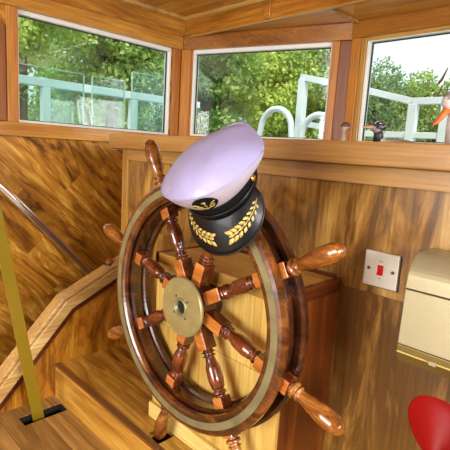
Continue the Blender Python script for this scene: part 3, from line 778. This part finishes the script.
# ------------------------------------------------------------------ red bowl at the right edge
bd = cs(.385, .774, .505).normalized()
RB = thing('red_bowl', 'deep red enamel bowl with speckled copper outside at the right edge', 'bowl', ray(454, 441, .80))
bm = bmesh.new(); K = 12
prof_in = [(-.062 * (1 - (i / K)) ** 1.3, .088 * (i / K) ** .85) for i in range(K + 1)]
lathe(bm, prof_in, (0, 0, 0), bd, 48, cap=False)
for f in bm.faces: f.smooth = True
link('bowl_inside', bm, 'red_bowl', RB, smooth=True)
bm = bmesh.new(); prof_out = [(s - .004, r + .0025) for s, r in prof_in[:-1]] + [(0, .0905)]
lathe(bm, prof_out, (0, 0, 0), bd, 48, cap=False); link('bowl_outside', bm, 'copper', RB, smooth=True)
bm = bmesh.new(); ring_lathe(bm, [(0, .088), (.0012, .0892), (0, .0905), (-.002, .0892)], (0, 0, 0), bd, 64); link('rim', bm, 'red_bowl', RB, smooth=True)
tip = -bd * .064
wallp = Vector((tip.x, 1.009 - RB.location.y, tip.z - .02))
bm = bmesh.new(); tube(bm, [tip, tip + (wallp - tip) * .4 + Vector((0, 0, -.01)), wallp + Vector((0, -.006, 0))], .008, 14); link('bracket_arm', bm, 'steel', RB, smooth=True)
bm = bmesh.new(); lathe(bm, [(0, .022), (-.005, .022), (-.007, .018)], wallp, (0, 1, 0), 24); link('wall_flange', bm, 'steel', RB)

# ------------------------------------------------------------------ lever in the slot
lv = thing('control_lever', 'tall flat olive-gold painted lever standing in the floor slot', 'lever', (-1.457, .62, FZ - .15))
bm = bmesh.new()
a0 = Vector((0, -.003, .0)); a1 = Vector((0, -.205, 1.18)); hw = .019; th_ = .0045
dv = (a1 - a0).normalized(); pn = Vector((0, -dv.z, dv.y))
vs = []
for q in (a0, a1):
    for (i, j) in ((-1, -1), (1, -1), (1, 1), (-1, 1)): vs.append(bm.verts.new(q + Vector((i * th_, 0, 0)) + pn * (j * hw)))
for f in ((0, 3, 2, 1), (4, 5, 6, 7), (0, 1, 5, 4), (1, 2, 6, 5), (2, 3, 7, 6), (3, 0, 4, 7)): bm.faces.new([vs[i] for i in f])
link('lever_arm', bm, 'lever', lv, bevel=.001)
bm = bmesh.new(); ellipsoid(bm, a1 + dv * .018, (.024, .024, .026)); link('knob', bm, 'black', lv, smooth=True)

# ------------------------------------------------------------------ steel handrail
hr = thing('handrail', 'polished steel pipe handrail sloping down the stairwell wall', 'handrail', (XL + .05, .8, 1.2))
bm = bmesh.new(); p0 = Vector((XL + .055, .70 - .36, 1.285 + .378)); p1 = Vector((XL + .055, 1.30, .655))
tube(bm, [p0, p0.lerp(p1, .5), p1], .018, 24); child(link('pipe', bm, 'steel', smooth=True), hr)
for f in (.12, .92):
    q = p0.lerp(p1, f); bm = bmesh.new(); tube(bm, [q, q + Vector((-.03, 0, -.012)), Vector((XL + .001, q.y, q.z - .015))], .006, 10)
    lathe(bm, [(0, .02), (.004, .02)], (XL + .001, q.y, q.z - .015), (1, 0, 0), 20); child(link('bracket', bm, 'steel'), hr)
# small dark fitting on the capping
kb = thing('cap_fitting', 'small dark domed fitting on top of the stairwell capping', 'fitting', (-1.577, .93, 1.0215))
bm = bmesh.new(); lathe(bm, [(0, .016), (.010, .016), (.018, .013), (.024, .006)], (0, 0, 0), (0, .2, 1), 20); link('dome', bm, 'post_dark', kb, smooth=True)
bm = bmesh.new(); lathe(bm, [(-.004, .019), (.002, .019)], (0, 0, 0), (0, .2, 1), 20); link('base_ring', bm, 'gasket', kb)

# ------------------------------------------------------------------ duck ornaments on the worktop
WT = 1.505
def duckmat(name, c): MAT[name] = plain(name, c, rough=.45, var=.2, nscale=60); return name
duckmat('duck_tan', (176, 150, 128)); duckmat('duck_dark', (34, 38, 46)); duckmat('duck_grey', (150, 140, 136)); duckmat('duck_white', (214, 206, 200))
duckmat('bill_pink', (196, 128, 110)); duckmat('bill_orange', (214, 110, 50)); duckmat('eye_black', (8, 8, 8)); duckmat('duck_brown', (96, 62, 44))
def duck(name, label, loc, face, s, cols, headtop, neckx=.0, billdown=0, bodylen=.11):
    """face: heading angle of the bill in the XY plane"""
    r = thing('duck_ornament', label, 'ornament', loc, None)
    f = Vector((math.cos(face), math.sin(face), 0)); up = Vector((0, 0, 1)); sd = f.cross(up)
    # body with the neck and head as one continuous surface
    h = headtop
    pts = [f * (-bodylen) + up * .032 * s, f * (-bodylen * .82) + up * .030 * s, f * (-bodylen * .5) + up * .027 * s, f * (-bodylen * .15) + up * .028 * s, f * (.012 * s) + up * .036 * s,
           f * (.020 * s) + up * (h * .55), f * (.018 * s) + up * (h * .72), f * (.020 * s) + up * (h * .84), f * (.027 * s) + up * (h * .93)]
    rr_ = [.006 * s, .016 * s, .027 * s, .028 * s, .021 * s, .0115 * s, .0115 * s, .016 * s, .006 * s]
    bm = bmesh.new(); tube(bm, pts, 0, 16, radii=rr_)
    hc = f * (.024 * s) + up * (h - .017 * s)
    ellipsoid(bm, hc, (.0195 * s, .015 * s, .0165 * s), Matrix((f, sd, up)).transposed())
    link('body', bm, cols['body'], r, smooth=True)
    # head cap of darker feathers
    bm = bmesh.new(); ellipsoid(bm, hc + up * .0012 * s - f * .001 * s, (.0200 * s, .0158 * s, .0165 * s), Matrix((f, sd, up)).transposed())
    if cols.get('fullneck'): lathe(bm, [(0, .0135 * s), (.020 * s, .0125 * s), (.034 * s, .012 * s)], f * (.021 * s) + up * (h * .42), up, 16)
    if not cols.get('fullneck'):
        for v in list(bm.verts):
            if v.co.z < hc.z + .002 * s: v.co.z = max(v.co.z, hc.z - .002 * s)
    link('head_feathers', bm, cols['head'], r, smooth=True)
    bdv = (f * math.cos(billdown) - up * math.sin(billdown))
    b0 = hc + bdv * .015 * s
    bm = bmesh.new(); bl = cols.get('bill_len', .026) * s
    tube(bm, [b0, b0 + bdv * bl * .35 - up * .001 * s, b0 + bdv * bl * .75 - up * .002 * s, b0 + bdv * bl], 0, 12, radii=[(.0065 * s, .0065 * s), (.0052 * s, .0045 * s), (.0048 * s, .003 * s), (.002 * s, .0012 * s)])
    bl_ = link('bill', bm, cols['bill'], r, smooth=True)
    bm = bmesh.new(); tube(bm, [b0 + bdv * bl * .0 + up * .004 * s, b0 + bdv * bl * .3 + up * .0038 * s, b0 + bdv * bl * .7 + up * .0012 * s], 0, 8, radii=[.0035 * s, .002 * s, .0008 * s]); link('bill_ridge', bm, 'duck_dark', bl_, smooth=True)
    for k in (-1, 1):
        bm = bmesh.new(); ellipsoid(bm, hc + sd * k * .0135 * s + f * .008 * s + up * .003 * s, (.003 * s,) * 3, su=10, sv=6); link('eye', bm, 'eye_black', r, smooth=True)
    return r, hc, f, sd, up
yd = 1.30
# facing picture right / picture left / picture left-down
fr_ = math.atan2(CX.y, CX.x)
duck('a', 'small tan duck ornament with dark crown facing right, left of the others', (-.800, yd, WT), fr_ - .1, .80, dict(body='duck_tan', head='duck_brown', bill='bill_pink', bill_len=.020), .111)
r2, hc, f, sd, up = duck('b', 'dark-headed duck ornament with white stripes and pink bill facing left', (-.640, yd, WT), fr_ + PI + .15, 1.15, dict(body='duck_grey', head='duck_dark', bill='bill_pink', fullneck=True, bill_len=.028), .112, bodylen=.14)
for k in (-1, 1):
    for q in (0, 1):
        bm = bmesh.new(); pts = []
        for i in range(9):
            a = rad(30 + 130 * i / 8) if q == 0 else rad(75 + 110 * i / 8)
            rr0 = 1.03
            yy = .0095 if q == 0 else .0128
            xx = math.cos(a) * .0185 * rr0; zz = math.sin(a) * (.0155 if q == 0 else .010)
            kk = math.sqrt(max(.05, 1 - (xx / .021) ** 2 - ((zz) / .0173) ** 2))
            pts.append(hc + f * xx * 1.05 + up * (zz * 1.05 + .001) + sd * k * .0166 * 1.03 * kk)
        tube(bm, pts, .0013, 8); link('white_stripe', bm, 'duck_white', r2, smooth=True)
duck('c', 'large pale grey duck ornament bending its orange bill down at the right edge', (-.420, yd, WT), fr_ + PI + .1, 1.75, dict(body='duck_white', head='duck_grey', bill='bill_orange', bill_len=.032), .188, billdown=rad(50), bodylen=.12)

# ------------------------------------------------------------------ outside: decks, rails, hoops
struct(boxo('deck', 'deck_white', (-6.5, 3.5, 2.15, 4.2, 1.0, 1.06)), 'pale painted foredeck outside the windows', 'deck')
struct(boxo('deck.001', 'deck_white', (-3.6, -2.3, -1.5, 2.149, 1.0, 1.06)), 'pale painted side deck outside the port window', 'deck')
def bars(name, label, cat, segs, mat='white_rail', w=.022, root=None):
    bm = bmesh.new()
    for a, b in segs:
        a, b = Vector(a), Vector(b); d = (b - a).normalized(); u = d.cross(Vector((0, 0, 1))) if abs(d.z) < .9 else Vector((1, 0, 0)); u.normalize(); v = d.cross(u)
        vs = []
        for q in (a, b):
            for (i, j) in ((-1, -1), (1, -1), (1, 1), (-1, 1)): vs.append(bm.verts.new(q + u * i * w + v * j * w))
        for f in ((0, 3, 2, 1), (4, 5, 6, 7), (0, 1, 5, 4), (1, 2, 6, 5), (2, 3, 7, 6), (3, 0, 4, 7)): bm.faces.new([vs[i] for i in f])
    return bm
def railing(label, loc, tops, posts, lowers, w=.022, pw=.028):
    r = thing('deck_railing', label, 'railing', loc)
    for s in tops: child(link('top_rail', bars('', '', '', [s], w=w), 'white_rail', bevel=.003), r)
    for s in lowers: child(link('lower_rail', bars('', '', '', [s], w=w * .9), 'white_rail', bevel=.003), r)
    for (x, y, z) in posts: child(link('post', bars('', '', '', [((x, y, 1.06), (x, y, z - w))], w=pw), 'white_rail', bevel=.003), r)
    return r
Y3 = 3.0
railing('white bow railing with square posts seen through the right window', (-1.3, Y3, 1.06),
        [((-1.72, Y3, 2.00), (-1.32, Y3, 1.897)), ((-1.32, Y3, 1.897), (1.4, Y3, 1.88))],
        [(-1.31, Y3, 1.90), (-1.10, Y3, 1.895), (-.6, Y3, 1.89), (0.1, Y3, 1.89), (-1.715, Y3, 2.00)],
        [((-1.70, Y3, 1.685), (1.4, Y3, 1.65))])
railing('white square-framed railing panel seen through the middle window', (-2.1, Y3 + .05, 1.06),
        [((-2.27, Y3 + .05, 2.125), (-1.80, Y3 + .05, 2.02))], [(-2.25, Y3 + .05, 2.13), (-1.80, Y3 + .05, 2.02)], [((-2.24, Y3 + .05, 1.765), (-1.82, Y3 + .05, 1.70))], .024, .030)
def hoop(label, xa, xb, zt, y, r=.024):
    pts = []; c = (xa + xb) / 2; h = (xb - xa) / 2; zs = zt - h
    pts.append(Vector((xa - .10, y, 1.06))); pts.append(Vector((xa - .03, y, zs - .12)))
    for i in range(13):
        a = PI - PI * i / 12; pts.append(Vector((c + h * math.cos(a), y, zs + h * math.sin(a) * 1.0)))
    pts.append(Vector((xb + .03, y, zs - .2))); pts.append(Vector((xb + .04, y, 1.06)))
    bm = bmesh.new(); tube(bm, pts, r, 14); tag(link('grab_hoop', bm, 'white_rail', smooth=True), label, 'railing', 'white ladder hoops')
hoop('white bent tube ladder hoop on the foredeck, left of the square railing', -2.50, -2.19, 1.86, 2.86)
hoop('white bent tube ladder hoop on the foredeck, inside the square railing', -2.04, -1.76, 1.80, 2.80)
railing('pale blue-white side railing seen through the port window', (-3.0, 1.5, 1.06),
        [((-3.0, -.6, 1.86), (-3.0, 2.6, 1.875))], [(-3.0, .5, 1.87), (-3.0, 1.28, 1.87), (-3.0, 1.95, 1.87), (-3.0, 2.5, 1.87)], [((-3.0, -.6, 1.60), (-3.0, 2.6, 1.60))], .026, .026)
# glass wind screens standing outside the port window
for i, (ya, yb, zt, lab) in enumerate(((.95, 1.34, 1.90, 'tall glass wind screen outside the port window, the left one'), (1.40, 1.62, 1.90, 'glass wind screen outside the port window, the middle one'), (1.68, 2.1, 1.97, 'glass wind screen outside the port window, the right one'))):
    r = thing('wind_screen', lab, 'screen', (-2.6, (ya + yb) / 2, 1.06), 'glass wind screens')
    bm = bmesh.new(); box(bm, -2.603, -2.597, ya, yb, 1.10, zt); child(link('glass_pane', bm, 'glass2'), r)
    bm = bmesh.new(); box(bm, -2.606, -2.594, ya - .004, ya, 1.06, zt); box(bm, -2.606, -2.594, yb, yb + .004, 1.06, zt); box(bm, -2.606, -2.594, ya, yb, zt, zt + .003); box(bm, -2.606, -2.594, ya, yb, 1.06, 1.10)
    child(link('screen_frame', bm, 'glass_edge'), r)

# ------------------------------------------------------------------ trees and the bank
struct(boxo('ground', 'grass', (-40, 20, 5.2, 45, -.6, -.5)), 'grassy bank beyond the boat', 'ground')
struct(boxo('ground.001', 'grass', (-40, -5.0, -25, 5.2, -.6, -.5)), 'grassy bank on the port side', 'ground')
rng = np.random.default_rng(5)
def tree(x, y, h, rx, mat, label, z0=.6, n=16000, leafs=.062):
    r = thing('tree', label, 'tree', (x, y, -.5), 'trees on the bank')
    bm = bmesh.new(); tube(bm, [Vector((0, 0, 0)), Vector((.05, .02, h * .3)), Vector((0, .1, h * .6)), Vector((.08, 0, h * .85))], 0, 10, radii=[.20, .15, .10, .04])
    for k in range(5):
        a = rng.random() * 6.28; zz = h * (.3 + .1 * k)
        tube(bm, [Vector((0, 0, zz)), Vector((math.cos(a) * rx * .35, math.sin(a) * rx * .35, zz + h * .1)), Vector((math.cos(a) * rx * .45, math.sin(a) * rx * .45, zz + h * .16))], 0, 6, radii=[.07, .045, .02])
    link('trunk', bm, 'bark', r, smooth=True)
    # foliage: clumps of small leaves
    nc = 34
    cen = rng.normal(size=(nc, 3)); cen /= np.linalg.norm(cen, axis=1)[:, None]; cen *= (rng.random((nc, 1)) ** .4)
    cen = cen * np.array([rx * .80, rx * .80, (h - z0) * .42]) + np.array([0, 0, z0 + (h - z0) * .5])
    cr_ = rx * (.24 + .20 * rng.random(nc))
    ci = rng.integers(0, nc, n); d = rng.normal(size=(n, 3)); d /= np.linalg.norm(d, axis=1)[:, None]
    p = cen[ci] + d * (cr_[ci] * (.55 + .5 * rng.random(n)))[:, None]
    a = rng.normal(size=(n, 3)); a /= np.linalg.norm(a, axis=1)[:, None]
    b = np.cross(a, rng.normal(size=(n, 3))); b /= np.linalg.norm(b, axis=1)[:, None]
    s = leafs * (.6 + .8 * rng.random((n, 1)))
    V = np.stack([p - a * s, p + b * s * .55, p + a * s, p - b * s * .55], axis=1).reshape(-1, 3)
    me = bpy.data.meshes.new('foliage'); me.from_pydata(V.tolist(), [], np.arange(4 * n).reshape(-1, 4).tolist())
    me.materials.append(MAT[mat]); o = bpy.data.objects.new('foliage', me); COL.objects.link(o); o.parent = r
    return r
# (x, y, height, crown radius, material, label)
T = [(-9.0, 3.3, 5.8, 1.4, 'leaf_yellow', 'bright yellow-green tree at the left of the port window', 2.6),
     (-9.8, 5.7, 6.2, 1.4, 'leaf_mid', 'mid green tree in the middle of the port window', 2.4),
     (-8.8, 7.9, 6.0, 1.3, 'leaf_mid', 'mid green tree at the right of the port window', 2.2),
     (-13.6, 11.4, 8.4, 2.4, 'leaf_cool', 'tall green tree behind the port side trees', .6),
     (-14.0, 7.2, 7.8, 2.3, 'leaf_mid', 'dense green tree far behind the port window', .6),
     (-8.6, 10.2, 6.4, 1.6, 'leaf_yellow', 'yellow-green tree at the left of the middle window', .6),
     (-9.8, 14.2, 7.6, 2.0, 'leaf_cool', 'cool green tree filling the centre of the middle window', .6),
     (-7.0, 11.2, 6.0, 1.3, 'leaf_mid', 'mid green tree at the right of the middle window', .6),
     (-14.5, 16.5, 9.0, 3.0, 'leaf_cool', 'tall cool green tree behind the middle window trees', .6),
     (-8.5, 15.6, 6.0, 2.0, 'leaf_cool', 'rounded green tree at the left of the right window', .4),
     (-6.9, 16.6, 6.1, 1.7, 'leaf_mid', 'lower bright green tree in the right window', .4),
     (-5.0, 16.6, 6.2, 1.5, 'leaf_cool', 'leafy tree behind the large duck ornament', .4),
     (-6.6, 20.0, 4.6, 1.8, 'leaf_mid', 'low distant tree behind the bow railing posts', .2),
     (-18.0, 7.4, 4.2, 2.3, 'leaf_cool', 'low bushy tree beyond the left part of the port railing', .1),
     (-18.4, 10.6, 4.4, 2.3, 'leaf_mid', 'low bushy tree beyond the middle of the port railing', .1),
     (-18.6, 14.2, 4.6, 2.5, 'leaf_mid', 'low bushy tree beyond the corner post of the windows', .1),
     (-13.0, 22.5, 4.4, 2.8, 'leaf_mid', 'low bushy tree behind the white ladder hoops', .1)]
for t in T: tree(*t)
